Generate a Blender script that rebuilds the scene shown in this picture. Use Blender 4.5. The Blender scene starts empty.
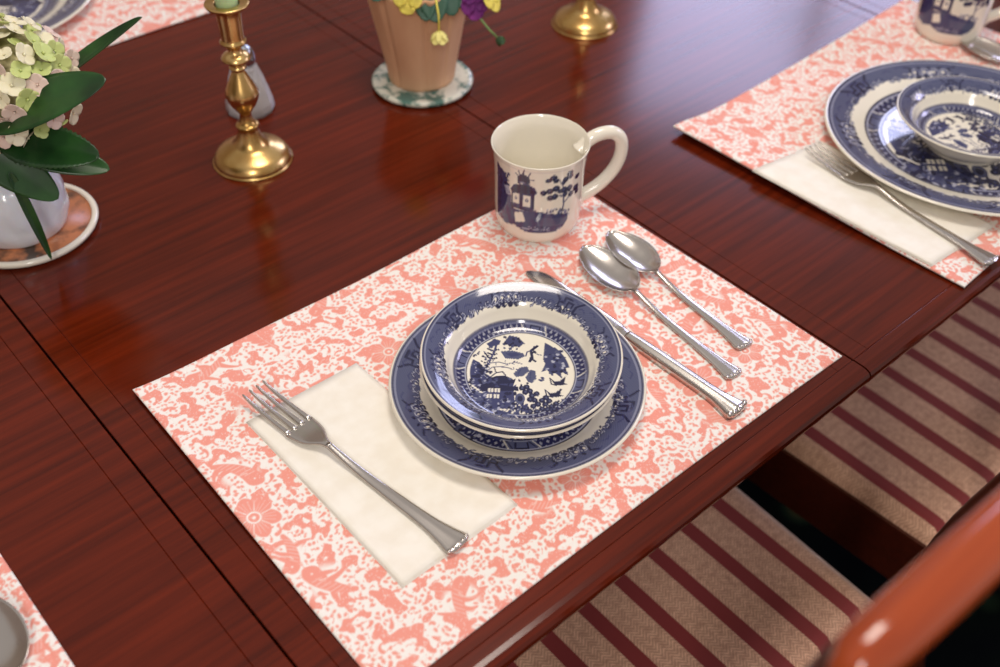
import bpy, bmesh, math, random
import numpy as np
from mathutils import Vector, Matrix

# ------------------------------------------------------------------ camera, world, lights
S = bpy.context.scene
COL = S.collection
T = 0.76                                   # height of the table top; table coordinates: z = 0 on the top

F_PX, YAW, PITCH, ROLL = 1075.18, 0.72875, 0.75619, 0.01975
CAM = Vector((-0.16898, -0.29829, 0.64064 + T))
cam_data = bpy.data.cameras.new('camera')
cam = bpy.data.objects.new('camera', cam_data); COL.objects.link(cam); S.camera = cam
fwd = Vector((math.sin(YAW)*math.cos(PITCH), math.cos(YAW)*math.cos(PITCH), -math.sin(PITCH)))
rgt = Vector((math.cos(YAW), -math.sin(YAW), 0)); up = rgt.cross(fwd)
r2 = rgt*math.cos(ROLL) + up*math.sin(ROLL); u2 = -rgt*math.sin(ROLL) + up*math.cos(ROLL)
cam.matrix_world = Matrix(((r2.x, u2.x, -fwd.x, CAM.x), (r2.y, u2.y, -fwd.y, CAM.y), (r2.z, u2.z, -fwd.z, CAM.z), (0, 0, 0, 1)))
cam_data.sensor_width = 36.0
cam_data.lens = F_PX*36/1000
cam_data.clip_start = 0.02
cam_data.dof.use_dof = True
cam_data.dof.focus_distance = 0.86
cam_data.dof.aperture_fstop = 4.5

world = bpy.data.worlds.new('room_light'); S.world = world; world.use_nodes = True
wn = world.node_tree; bg = wn.nodes['Background']
bg.inputs['Color'].default_value = (1.0, 0.92, 0.87, 1); bg.inputs['Strength'].default_value = 0.42

def area(name, loc, target, sx, sy, power, color):
    d = bpy.data.lights.new(name, 'AREA'); d.shape = 'RECTANGLE'; d.size = sx; d.size_y = sy
    d.energy = power; d.color = color
    o = bpy.data.objects.new(name, d); COL.objects.link(o); o.location = loc
    o.rotation_euler = (Vector(target) - Vector(loc)).to_track_quat('-Z', 'Y').to_euler()
    return o
area('window_daylight', (4.46, 2.40, 2.62), (0.6, 0.3, T), 1.9, 1.4, 58, (0.60, 0.64, 1.0))
area('window_side', (4.15, -1.1, 2.25), (0.7, 0.0, 0.6), 1.2, 1.4, 40, (0.70, 0.66, 1.0))
area('window_behind', (-1.15, -1.45, T+1.75), (0.3, 0.2, T), 0.35, 1.0, 20, (1.0, 0.95, 0.9))
area('ceiling_lamp', (0.52, 0.32, T+1.75), (0.5, 0.32, T), 0.55, 0.55, 13, (1.0, 0.90, 0.80))

S.view_settings.view_transform = 'Standard'
S.view_settings.look = 'None'
S.view_settings.gamma = 1.0
S.view_settings.use_curve_mapping = False
S.view_settings.exposure = 0.15

# ------------------------------------------------------------------ helpers
rng = random.Random(7)
def lin(c):
    return tuple(((v/255)/12.92 if v/255 <= 0.04045 else ((v/255+0.055)/1.055)**2.4) for v in c)
def material(name, color=(200, 200, 200), rough=0.5, metal=0.0, coat=0.0, attr=None, **kw):
    m = bpy.data.materials.new(name); m.use_nodes = True
    b = m.node_tree.nodes['Principled BSDF']
    b.inputs['Base Color'].default_value = (*lin(color), 1)
    b.inputs['Roughness'].default_value = rough; b.inputs['Metallic'].default_value = metal
    b.inputs['Coat Weight'].default_value = coat; b.inputs['Coat Roughness'].default_value = 0.05
    for k, v in kw.items(): b.inputs[k.replace('_', ' ')].default_value = v
    if attr:
        a = m.node_tree.nodes.new('ShaderNodeAttribute'); a.attribute_name = attr
        m.node_tree.links.new(a.outputs['Color'], b.inputs['Base Color'])
    return m
def nodes(m): return m.node_tree.nodes, m.node_tree.links, m.node_tree.nodes['Principled BSDF']
def noise_color(m, c1, c2, scale, detail=4, stretch=(1, 1, 1), lo=0.35, hi=0.65, bump=0.0, coord='Object', dist=0.0):
    n, l, b = nodes(m)
    tc = n.new('ShaderNodeTexCoord'); mp = n.new('ShaderNodeMapping'); mp.inputs['Scale'].default_value = stretch
    nz = n.new('ShaderNodeTexNoise'); nz.inputs['Scale'].default_value = scale; nz.inputs['Detail'].default_value = detail
    nz.inputs['Distortion'].default_value = dist
    r = n.new('ShaderNodeValToRGB'); r.color_ramp.elements[0].position = lo; r.color_ramp.elements[1].position = hi
    r.color_ramp.elements[0].color = (*lin(c1), 1); r.color_ramp.elements[1].color = (*lin(c2), 1)
    l.new(tc.outputs[coord], mp.inputs['Vector']); l.new(mp.outputs[0], nz.inputs['Vector'])
    l.new(nz.outputs['Fac'], r.inputs['Fac']); l.new(r.outputs['Color'], b.inputs['Base Color'])
    if bump:
        bp = n.new('ShaderNodeBump'); bp.inputs['Strength'].default_value = bump; bp.inputs['Distance'].default_value = 0.001
        l.new(nz.outputs['Fac'], bp.inputs['Height']); l.new(bp.outputs[0], b.inputs['Normal'])
    return m
def link(o, parent=None):
    COL.objects.link(o)
    if parent: o.parent = parent
    return o
def mesh_obj(name, verts, faces, mat, parent=None, smooth=True):
    me = bpy.data.meshes.new(name); me.from_pydata([tuple(v) for v in verts], [], faces); me.update()
    if smooth: me.shade_smooth()
    if mat: me.materials.append(mat)
    return link(bpy.data.objects.new(name, me), parent)
def bm_obj(name, bm, mat, parent=None, smooth=True):
    me = bpy.data.meshes.new(name); bmesh.ops.recalc_face_normals(bm, faces=bm.faces); bm.to_mesh(me); bm.free()
    if smooth: me.shade_smooth()
    if mat: me.materials.append(mat)
    return link(bpy.data.objects.new(name, me), parent)
def tag(o, label, cat, group=None):
    o['label'] = label; o['category'] = cat
    if group: o['group'] = group
    return o
def thing(name, label, cat, loc=(0, 0, 0), rz=0, group=None):
    o = bpy.data.objects.new(name, None); COL.objects.link(o); o.empty_display_size = 0.02
    o.location = loc; o.rotation_euler = (0, 0, rz)
    return tag(o, label, cat, group)
def copy_tree(o, parent=None):
    c = o.copy(); COL.objects.link(c)
    if parent: c.parent = parent
    for ch in [x for x in bpy.data.objects if x.parent == o]: copy_tree(ch, c)
    return c
def lathe(profile, seg=64, off=(0, 0, 0), vs=None, fs=None):
    """profile list of (r, z); r==0 closes"""
    vs = [] if vs is None else vs; fs = [] if fs is None else fs
    rings = []
    for r, z in profile:
        if r < 1e-6:
            rings.append([len(vs)]); vs.append((off[0], off[1], z+off[2]))
        else:
            rings.append(list(range(len(vs), len(vs)+seg)))
            for i in range(seg):
                a = 2*math.pi*i/seg; vs.append((off[0]+r*math.cos(a), off[1]+r*math.sin(a), z+off[2]))
    for A, B in zip(rings, rings[1:]):
        for i in range(seg):
            j = (i+1) % seg
            if len(A) == 1 and len(B) == 1: continue
            if len(A) == 1: fs.append((A[0], B[i], B[j]))
            elif len(B) == 1: fs.append((A[i], B[0], A[j]))
            else: fs.append((A[i], B[i], B[j], A[j]))
    return vs, fs
def smooth_profile(pts, n=6):
    """Catmull-Rom through a list of points"""
    P = [np.array(p, float) for p in pts]; out = []
    for i in range(len(P)-1):
        p0 = P[max(i-1, 0)]; p1 = P[i]; p2 = P[i+1]; p3 = P[min(i+2, len(P)-1)]
        for k in range(n):
            t = k/n
            out.append(0.5*((2*p1)+(-p0+p2)*t+(2*p0-5*p1+4*p2-p3)*t*t+(-p0+3*p1-3*p2+p3)*t**3))
    out.append(P[-1]); return out
def tube(pts, radii, seg=12, name=None, mat=None, parent=None, sx=1.0, vs=None, fs=None, cap=True):
    own = vs is None
    vs = [] if own else vs; fs = [] if own else fs
    pts = [Vector(p) for p in pts]; n = len(pts)
    if not hasattr(radii, '__len__'): radii = [radii]*n
    t0 = (pts[1]-pts[0]).normalized(); ref = Vector((0, 0, 1)) if abs(t0.z) < 0.9 else Vector((1, 0, 0))
    a = t0.cross(ref).normalized(); rings = []
    for i, p in enumerate(pts):
        t = (pts[min(i+1, n-1)]-pts[max(i-1, 0)]).normalized()
        a = (a - t*a.dot(t)).normalized(); b = t.cross(a)
        ring = []
        for k in range(seg):
            th = 2*math.pi*k/seg
            ring.append(len(vs)); vs.append(tuple(p + a*(radii[i]*sx*math.cos(th)) + b*(radii[i]*math.sin(th))))
        rings.append(ring)
    for A, B in zip(rings, rings[1:]):
        for k in range(seg):
            j = (k+1) % seg; fs.append((A[k], B[k], B[j], A[j]))
    if cap: fs.append(tuple(rings[0])); fs.append(tuple(reversed(rings[-1])))
    if own: return mesh_obj(name, vs, fs, mat, parent)
def add_box(bm, x0, x1, y0, y1, z0, z1, bev=0.0, seg=2):
    v = [bm.verts.new((x, y, z)) for x in (x0, x1) for y in (y0, y1) for z in (z0, z1)]
    idx = [(0, 1, 3, 2), (4, 6, 7, 5), (0, 4, 5, 1), (2, 3, 7, 6), (0, 2, 6, 4), (1, 5, 7, 3)]
    f = [bm.faces.new([v[i] for i in q]) for q in idx]
    if bev:
        e = list({e for q in f for e in q.edges})
        bmesh.ops.bevel(bm, geom=e, offset=bev, segments=seg, affect='EDGES', profile=0.5)
def flat_shade(o): o.data.shade_flat(); return o
def smooth01(x): x = np.clip(x, 0, 1); return x*x*(3-2*x)

# ------------------------------------------------------------------ painted patterns (decoration of the ware and cloth)
class Canvas:
    def __init__(s, x0, x1, y0, y1, px, col):
        s.x0, s.y0, s.px = x0, y0, px
        s.w = int(round((x1-x0)/px))+1; s.h = int(round((y1-y0)/px))+1
        s.X, s.Y = np.meshgrid(x0+np.arange(s.w)*px, y0+np.arange(s.h)*px)
        s.a = np.zeros((s.h, s.w, 3)); s.a[:] = col
    def blend(s, m, col, sl=np.s_[:, :]):
        s.a[sl] += (np.array(col)-s.a[sl])*m[..., None]
    def box(s, xa, xb, ya, yb):
        i0 = max(int((xa-s.x0)/s.px)-1, 0); i1 = min(int((xb-s.x0)/s.px)+3, s.w)
        j0 = max(int((ya-s.y0)/s.px)-1, 0); j1 = min(int((yb-s.y0)/s.px)+3, s.h)
        return (np.s_[j0:j1, i0:i1]) if i1 > i0 and j1 > j0 else None
    def aa(s, d): return np.clip(0.5-d/s.px, 0, 1)
    def ell(s, cx, cy, a, b, rot, col, k=1.0):
        R = max(a, b); sl = s.box(cx-R, cx+R, cy-R, cy+R)
        if sl is None: return
        X = s.X[sl]-cx; Y = s.Y[sl]-cy; c, q = math.cos(rot), math.sin(rot)
        u = (X*c+Y*q)/a; v = (-X*q+Y*c)/b
        s.blend(s.aa((np.sqrt(u*u+v*v)-1)*min(a, b))*k, col, sl)
    def stroke(s, pts, w0, col, w1=None, k=1.0):
        w1 = w0 if w1 is None else w1
        pts = [np.array(p, float) for p in pts]; n = len(pts)-1
        P = np.array(pts); m = max(w0, w1)
        sl = s.box(P[:, 0].min()-m, P[:, 0].max()+m, P[:, 1].min()-m, P[:, 1].max()+m)
        if sl is None: return
        X = s.X[sl]; Y = s.Y[sl]; D = np.full(X.shape, 1e9)
        for i in range(n):
            a, b = pts[i], pts[i+1]; e = b-a; L = (e@e)+1e-12
            t = np.clip(((X-a[0])*e[0]+(Y-a[1])*e[1])/L, 0, 1)
            w = w0+(w1-w0)*(i+t)/n
            D = np.minimum(D, np.hypot(X-a[0]-t*e[0], Y-a[1]-t*e[1])-w/2)
        s.blend(s.aa(D)*k, col, sl)
    def poly(s, pts, col, k=1.0):
        P = np.array(pts, float)
        sl = s.box(P[:, 0].min(), P[:, 0].max(), P[:, 1].min(), P[:, 1].max())
        if sl is None: return
        X = s.X[sl]; Y = s.Y[sl]; ins = np.zeros(X.shape, bool); n = len(P)
        for i in range(n):
            (xa, ya), (xb, yb) = P[i], P[(i+1) % n]
            if ya == yb: continue
            c = ((ya > Y) != (yb > Y)) & (X < (xb-xa)*(Y-ya)/(yb-ya)+xa)
            ins ^= c
        s.blend(ins.astype(float)*k, col, sl)
    def sample(s, x, y):
        i = np.clip((x-s.x0)/s.px, 0, s.w-1.001); j = np.clip((y-s.y0)/s.px, 0, s.h-1.001)
        i0 = i.astype(int); j0 = j.astype(int); fx = (i-i0)[:, None]; fy = (j-j0)[:, None]
        a = s.a
        return (a[j0, i0]*(1-fx)+a[j0, i0+1]*fx)*(1-fy)+(a[j0+1, i0]*(1-fx)+a[j0+1, i0+1]*fx)*fy
    def blur(s, n=1):
        for _ in range(n):
            a = s.a.copy(); a[1:-1] = (s.a[:-2]+2*s.a[1:-1]+s.a[2:])/4; b = a.copy()
            b[:, 1:-1] = (a[:, :-2]+2*a[:, 1:-1]+a[:, 2:])/4; s.a = b
def set_colors(me, cols, name='paint'):
    """cols: per-vertex sRGB 0..255"""
    c = np.clip(cols/255, 0, 1); c = np.where(c <= 0.04045, c/12.92, ((c+0.055)/1.055)**2.4)
    at = me.color_attributes.new(name, 'FLOAT_COLOR', 'POINT')
    out = np.ones((len(c), 4), np.float32); out[:, :3] = c; at.data.foreach_set('color', out.ravel())

CREAM = (238, 232, 216); BLUE = (78, 83, 116); NAVY = (26, 28, 66); MID = (56, 60, 102); PALE = (176, 178, 196)
cy_, sy_ = math.cos(YAW), math.sin(YAW)
def st2xy(p): return (p[0]*cy_+p[1]*sy_, -p[0]*sy_+p[1]*cy_)

def willow(c, R, r_border=0.76, r_ring=(0.55, 0.68), rot=0.0, seed=1):
    """blue willow decoration of a round dish on canvas c (units of metre, radius R)"""
    rr = random.Random(seed)
    X, Y = c.X/R, c.Y/R; rad = np.hypot(X, Y); th = np.arctan2(Y, X); px = c.px/R
    aa = lambda d: np.clip(0.5-d/px, 0, 1)
    # border
    edge = r_border+0.012*np.abs(np.sin(th*20))+0.010*np.sin(th*9+1)
    hatch = 0.5+0.5*np.sin(rad*R/0.0011*math.pi)*np.sin(th*170)
    bcol = np.array(BLUE)[None, None]*(0.88+0.22*hatch[..., None])
    m = aa(edge-rad)*aa(rad-0.982)
    c.a += (bcol-c.a)*m[..., None]
    c.blend(aa(np.abs(rad-0.955)-0.006)*0.6, PALE); c.blend(aa(np.abs(rad-0.972)-0.004)*0.8, NAVY)
    def P(r, t): return (R*r*math.cos(t), R*r*math.sin(t))
    bw = 0.96-r_border
    N = 8
    for k in range(N):
        t0 = 2*math.pi*k/N+rot; q = 0.20*bw/0.2
        f = lambda a, b: P(r_border+bw*b, t0+a*0.36)
        if k % 2 == 0:
            for path in ([(-.5, .9), (-.32, .55), (-.32, .2), (0.0, .2), (0.0, .6), (-.18, .6), (-.18, .4)],
                         [(.5, .9), (.32, .55), (.32, .2), (0.05, .2)], [(-.1, .78), (.15, .78), (.15, .45), (.25, .45)]):
                c.stroke([f(*p) for p in path], R*0.022, NAVY)
            c.ell(*f(0.08, 0.06), R*.03, R*.016, t0+1.57, NAVY)
        else:
            for a in (-.36, -.12, .12, .36):
                c.ell(*f(a, .30), R*.042, R*.034, t0, PALE); c.ell(*f(a, .30), R*.032, R*.025, t0, MID)
                c.ell(*f(a+.03, .33), R*.014, R*.012, t0, CREAM); c.ell(*f(a, .02), R*.03, R*.02, t0+1.57, NAVY)
            c.stroke([f(-.6, .75), (f(-.45, .6)), f(-.5, .35)], R*.018, NAVY)
            c.stroke([f(.6, .75), (f(.45, .6)), f(.5, .35)], R*.018, NAVY)
            for a in (-.25, 0, .25): c.ell(*f(a, .62), R*.02, R*.012, t0+1.57+rr.uniform(-.6, .6), NAVY)
    for k in range(150):
        t0 = rr.uniform(0, 6.283); r = r_border+bw*rr.uniform(-.02, .3)
        c.ell(*P(r, t0), R*rr.uniform(.008, .018), R*.008, rr.uniform(0, 3), rr.choice([NAVY, NAVY, PALE, CREAM]))
    for k in range(72):
        t0 = 2*math.pi*k/72+rr.uniform(-.02, .02); r0 = r_border+bw*rr.uniform(.06, .26); q = rr.uniform(.018, .03)*bw/.2; f0 = rr.uniform(0, 6.28)
        arc = [(R*(r0*math.cos(t0)+q*math.cos(f0+a*.7)), R*(r0*math.sin(t0)+q*math.sin(f0+a*.7))) for a in range(7)]
        c.stroke(arc, R*.016, NAVY); c.stroke(arc, R*.007, PALE)
    for k in range(46):
        t0 = 2*math.pi*k/46; r0 = r_border+bw*(.50+.22*math.sin(k*1.7))
        c.stroke([P(r0, t0), P(r0+bw*.12, t0+.05), P(r0+bw*.04, t0+.09)], R*.010, MID)
    # inner ring
    a, b = r_ring; w = b-a
    m = aa(a-rad)*aa(rad-b)
    lat = (np.sin(th*64+rad*70) > 0.15) & (np.sin(th*64-rad*70) > 0.15)
    fl = (np.sin(th*30) > -0.2) & (np.abs(rad-(a+b)/2) < w*.22)
    rc = np.where(lat[..., None], np.array(PALE)*0.9, np.array(NAVY)*1.25)
    rc = np.where((np.abs(rad-(a+b)/2) > w*.36)[..., None], np.array(BLUE), rc)
    c.a += (rc-c.a)*m[..., None]
    for k in range(4):
        t0 = 2*math.pi*k/4+rot+0.35
        d = (th-t0+math.pi) % (2*math.pi)-math.pi
        m2 = m*(np.abs(d) < 0.20); c.a += (np.array(BLUE)*1.1-c.a)*m2[..., None]
        for q in (-.2, -.15, .15, .2):
            c.stroke([P(a+w*.1, t0+q-.05), P(b-w*.1, t0+q+.05)], R*.009, CREAM if abs(q) > .17 else NAVY)
        c.stroke([P(a+w*.25, t0-.08), P(a+w*.75, t0-.08), P(a+w*.75, t0+.08), P(a+w*.25, t0+.08)], R*.014, NAVY)
    c.blend(aa(np.abs(rad-b)-0.005), NAVY); c.blend(aa(np.abs(rad-a+.004)-0.005), NAVY)
    c.blend(aa(np.abs(rad-b+.016)-0.004), PALE); c.blend(aa(np.abs(rad-a-.012)-0.004), PALE)
    # scene
    u = a*R*0.97
    def Q(X, Y): return st2xy(((X-448)/163*u, (329-Y)/124*u))
    inside = []
    def el(X, Y, w_, h_, col, ro=0): x, y = Q(X, Y); c.ell(x, y, w_/163*u, h_/135*u, ro-YAW, col)
    def st(pts, w_, col): c.stroke([Q(*p) for p in pts], w_/163*u, col)
    def po(pts, col): c.poly([Q(*p) for p in pts], col)
    # left bank with bushes
    po([(290, 330), (300, 290), (322, 300), (335, 330), (360, 345), (352, 372), (372, 390), (370, 440), (420, 452), (400, 458), (340, 440), (305, 410)], MID)
    for i in range(46):
        el(rr.uniform(295, 360), rr.uniform(310, 440), rr.uniform(4, 10), rr.uniform(3, 8), rr.choice([NAVY, NAVY, MID, BLUE]), rr.uniform(0, 3))
    for i in range(14): el(rr.uniform(295, 350), rr.uniform(340, 440), 6, 1.6, PALE, rr.uniform(0, 1))
    st([(300, 372), (318, 384), (330, 392)], 6, CREAM)
    # island top left with trees and roofs
    po([(340, 240), (365, 222), (385, 228), (380, 240), (352, 250)], MID)
    po([(395, 232), (412, 210), (440, 215), (462, 236), (430, 243), (400, 240)], MID)
    for i in range(16): el(rr.uniform(395, 450), rr.uniform(215, 245), 6, 4, rr.choice([NAVY, MID]), rr.uniform(0, 3))
    for y in (255, 268, 281): st([(345, y), (362, y+6), (372, y+2)], 6, NAVY)
    st([(372, 236), (366, 262), (352, 290)], 7, MID)
    po([(385, 262), (420, 258), (455, 266), (462, 276), (440, 286), (400, 284)], BLUE)
    po([(400, 268), (430, 264), (448, 272), (420, 280)], MID)
    st([(330, 318), (352, 300), (380, 296), (405, 302), (430, 296), (452, 300)], 3, MID)
    st([(335, 330), (362, 312), (392, 310), (420, 316)], 3, MID)
    for i in range(18):
        x = rr.uniform(330, 450); y = rr.uniform(292, 325); st([(x, y), (x+rr.uniform(-12, 12), y+rr.uniform(-5, 5))], 2.2, rr.choice([MID, BLUE]))
    # willow figure
    st([(500, 243), (480, 258), (484, 280), (476, 292)], 9, NAVY); st([(488, 255), (468, 262), (464, 275)], 4, MID)
    st([(484, 284), (494, 292)], 6, NAVY); st([(498, 268), (512, 272)], 3, MID)
    for i in range(9): el(rr.uniform(476, 500), rr.uniform(245, 285), 5, 3, NAVY, rr.uniform(0, 3))
    # fir bank on the right
    po([(524, 232), (560, 250), (588, 278), (600, 310), (588, 312), (595, 335), (572, 322), (575, 345), (552, 325), (545, 338), (530, 318), (512, 325), (524, 300), (518, 285)], MID)
    for i in range(34): el(rr.uniform(524, 590), rr.uniform(255, 330), rr.uniform(3, 7), rr.uniform(2, 5), rr.choice([NAVY, NAVY, BLUE, PALE]), rr.uniform(0, 3))
    # grey islands in the middle
    po([(425, 332), (445, 312), (468, 308), (476, 322), (455, 338), (436, 342)], BLUE)
    po([(462, 342), (478, 318), (494, 322), (496, 345), (482, 360), (470, 356)], BLUE)
    st([(448, 318), (440, 334)], 3, MID); st([(480, 325), (476, 348)], 3, MID)
    # doves
    for (x, y, s_, g) in ((566, 356, 1, 1), (552, 392, 1.05, -1)):
        po([(x-28*s_, y-14), (x-14*s_, y-2), (x+2, y-4), (x+22*s_, y-20*1), (x+14*s_, y+2), (x+26*s_, y+6), (x+2, y+10), (x-14*s_, y+8)], NAVY)
        st([(x-28*s_, y-12), (x-24*s_, y+6), (x-8, y+10)], 4, NAVY)
    # tea house
    po([(340, 352), (372, 340), (400, 338), (432, 352), (428, 362), (352, 366)], NAVY)
    po([(350, 366), (425, 362), (432, 440), (350, 440)], MID)
    po([(322, 372), (345, 362), (440, 372), (442, 384), (325, 388)], NAVY)
    for (x, y) in ((352, 384), (372, 384), (348, 402), (370, 402)):
        po([(x-3, y-6), (x+13, y-6), (x+13, y+6), (x-3, y+6)], CREAM); st([(x+5, y-4), (x+5, y+5)], 3, BLUE)
    for i in range(60): el(rr.uniform(340, 450), rr.uniform(410, 455), rr.uniform(3, 8), rr.uniform(2, 5), rr.choice([NAVY, MID, BLUE, PALE]), rr.uniform(0, 3))
    for i in range(12): el(rr.uniform(395, 432), rr.uniform(385, 440), 5, 5, NAVY)
    # apple tree with round clusters
    st([(440, 405), (455, 420), (450, 450)], 6, NAVY)
    el(446, 408, 15, 18, BLUE); el(446, 408, 8, 10, NAVY)
    for (x, y) in ((452, 376), (466, 372), (476, 384), (462, 388), (482, 398), (496, 392), (490, 412), (476, 410), (500, 424), (486, 430), (512, 412), (524, 404), (534, 414), (522, 424), (540, 430), (554, 422), (512, 438), (496, 446), (528, 440), (476, 446), (464, 436), (548, 440)):
        el(x, y, 9.5, 8.5, NAVY); el(x+1, y-1, 3.6, 3.2, BLUE)
    # more foliage, small print marks and shoreline between the large motifs
    for (x0, x1, y0, y1, n, cols) in ((300, 345, 262, 300, 16, [NAVY, MID]), (345, 470, 345, 372, 26, [NAVY, MID, BLUE]), (430, 470, 425, 456, 18, [NAVY, MID]), (350, 440, 246, 262, 10, [MID, BLUE]), (560, 606, 402, 424, 8, [NAVY, MID]), (335, 360, 288, 330, 16, [NAVY, MID]), (505, 530, 336, 352, 5, [MID])):
        for i in range(n): el(rr.uniform(x0, x1), rr.uniform(y0, y1), rr.uniform(2.5, 6), rr.uniform(2, 4), rr.choice(cols), rr.uniform(0, 3))
    for i in range(26):
        x, y = rr.uniform(300, 352), rr.uniform(300, 440); st([(x, y), (x+rr.uniform(-8, 8), y+rr.uniform(4, 12))], 1.8, PALE)
    for i in range(9):
        x = 400+i*17; st([(x, 448-(i % 2)*6), (x+8, 442-(i % 3)*5)], 2.2, MID)
    st([(345, 352), (372, 330), (392, 326), (402, 338)], 4, NAVY); st([(372, 330), (366, 312)], 3.5, NAVY)
    return c

def build_dish(name, R, prof_top, prof_bot, canv, mat, parent=None, seg=560, n=5):
    top = smooth_profile(prof_top, n); bot = smooth_profile(prof_bot, 3)
    # refine the top profile radially so that the print is sharp
    fine = [top[0]]
    for a, b in zip(top, top[1:]):
        k = max(1, int(np.hypot(*(np.array(b)-a))/0.0008))
        for i in range(1, k+1): fine.append(np.array(a)+(np.array(b)-a)*i/k)
    prof = [tuple(p) for p in fine]
    prof[-1] = (0.0, prof[-1][1])
    vs, fs = lathe(prof, seg); ntop = len(vs)
    b2 = [tuple(p) for p in bot]; b2[-1] = (0.0, b2[-1][1])
    o0 = len(vs); lv, lf = lathe(b2, 96)
    # outer skin as its own ring set, meeting the lip
    vs += lv; fs += [tuple(reversed([i+o0 for i in f])) for f in lf]
    fs[:ntop and len(fs)-len(lf)] = [tuple(f) for f in fs[:len(fs)-len(lf)]]
    o = mesh_obj(name, vs, fs, mat, parent)
    bm = bmesh.new(); bm.from_mesh(o.data); bmesh.ops.recalc_face_normals(bm, faces=bm.faces); bm.to_mesh(o.data); bm.free()
    V = np.array(vs)
    cols = np.zeros((len(V), 3)); cols[:] = CREAM
    cols[:ntop] = canv.sample(V[:ntop, 0], V[:ntop, 1])
    rad = np.hypot(V[:ntop, 0], V[:ntop, 1]); cols[:ntop][rad > R*0.985] = CREAM
    set_colors(o.data, cols)
    return o

# ------------------------------------------------------------------ materials
M_china = material('glazed_china', rough=0.12, coat=0.6, attr='paint')
M_china_plain = material('white_china', CREAM, 0.12, coat=0.6)
M_silver = material('silver_cutlery', (204, 198, 192), 0.21, 1.0)
M_brass = noise_color(material('aged_brass', (205, 160, 80), 0.27, 1.0), (190, 150, 88), (224, 190, 128), 30)
M_cloth = material('toile_cloth', rough=0.9, attr='paint')
n_, l_, b_ = nodes(M_cloth)
tc = n_.new('ShaderNodeTexCoord'); wv = n_.new('ShaderNodeTexNoise'); wv.inputs['Scale'].default_value = 900; bp = n_.new('ShaderNodeBump')
bp.inputs['Strength'].default_value = 0.35; bp.inputs['Distance'].default_value = 0.0006
l_.new(tc.outputs['Object'], wv.inputs['Vector']); l_.new(wv.outputs['Fac'], bp.inputs['Height']); l_.new(bp.outputs[0], b_.inputs['Normal'])
M_napkin = noise_color(material('paper_napkin', (246, 241, 230), 0.85), (243, 237, 224), (249, 245, 235), 60, bump=0.5)

def wood(name, dark, light, rough=0.14, coat=0.5, along='x', scale=9.0):
    m = material(name, light, rough, coat=coat); n, l, b = nodes(m)
    tc = n.new('ShaderNodeTexCoord'); mp = n.new('ShaderNodeMapping')
    mp.inputs['Scale'].default_value = (1, 26, 26) if along == 'x' else ((14, 1, 14) if along == 'y' else (14, 14, 1))
    a = n.new('ShaderNodeTexNoise'); a.inputs['Scale'].default_value = scale*0.55; a.inputs['Detail'].default_value = 8; a.inputs['Roughness'].default_value = 0.62
    c = n.new('ShaderNodeTexNoise'); c.inputs['Scale'].default_value = 3.0; c.inputs['Detail'].default_value = 3
    add = n.new('ShaderNodeMath'); add.operation = 'MULTIPLY_ADD'; add.inputs[1].default_value = 0.4
    r = n.new('ShaderNodeValToRGB'); r.color_ramp.elements[0].position = 0.40; r.color_ramp.elements[1].position = 1.0
    r.color_ramp.elements[0].color = (*lin(dark), 1); r.color_ramp.elements[1].color = (*lin(light), 1)
    l.new(tc.outputs['Object'], mp.inputs['Vector']); l.new(mp.outputs[0], a.inputs['Vector']); l.new(tc.outputs['Object'], c.inputs['Vector'])
    l.new(c.outputs['Fac'], add.inputs[0]); l.new(a.outputs['Fac'], add.inputs[2]); l.new(add.outputs[0], r.inputs['Fac'])
    l.new(r.outputs['Color'], b.inputs['Base Color'])
    return m
M_table = wood('mahogany', (54, 13, 4), (108, 33, 9), 0.15, 0.0)
nodes(M_table)[2].inputs['Specular IOR Level'].default_value = 0.32
M_chair = wood('chair_mahogany', (136, 48, 12), (176, 74, 20), 0.10, 0.5)
M_chair_dark = wood('chair_frame_mahogany', (52, 18, 10), (84, 32, 18), 0.3, 0.3)

# ------------------------------------------------------------------ room shell
def struct(o): o['kind'] = 'structure'; return o
bm = bmesh.new(); add_box(bm, -2.6, 4.3, -2.4, 3.6, -0.1, 0)
struct(bm_obj('floor', bm, noise_color(material('floor_boards', (80, 48, 30), 0.4), (58, 34, 20), (92, 56, 34), 5, stretch=(1, 12, 1)), smooth=False))
M_wall = material('wall_paint', (214, 200, 182), 0.9)
for nm, b in dict(wall_left=(-2.7, -2.6, -2.4, 3.6), wall_far=(-2.6, 4.3, 3.6, 3.7)).items():
    bm = bmesh.new(); add_box(bm, b[0], b[1], b[2], b[3], 0, 3.5); struct(bm_obj(nm, bm, M_wall, smooth=False))
# right wall with a window opening
bm = bmesh.new()
add_box(bm, 4.3, 4.4, -2.4, 1.65, 0, 3.5); add_box(bm, 4.3, 4.4, 3.15, 3.6, 0, 3.5); add_box(bm, 4.3, 4.4, 1.65, 3.15, 0, 2.05); add_box(bm, 4.3, 4.4, 1.65, 3.15, 3.25, 3.5)
struct(bm_obj('wall_right', bm, M_wall, smooth=False))
bm = bmesh.new()
for y in (1.65, 2.37, 3.09): add_box(bm, 4.28, 4.34, y, y+.06, 2.05, 3.25)
for z in (2.05, 2.62, 3.19): add_box(bm, 4.285, 4.335, 1.65, 3.15, z, z+.06)
struct(bm_obj('window_1', bm, material('window_paint', (236, 232, 224), 0.5), smooth=False))

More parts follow.
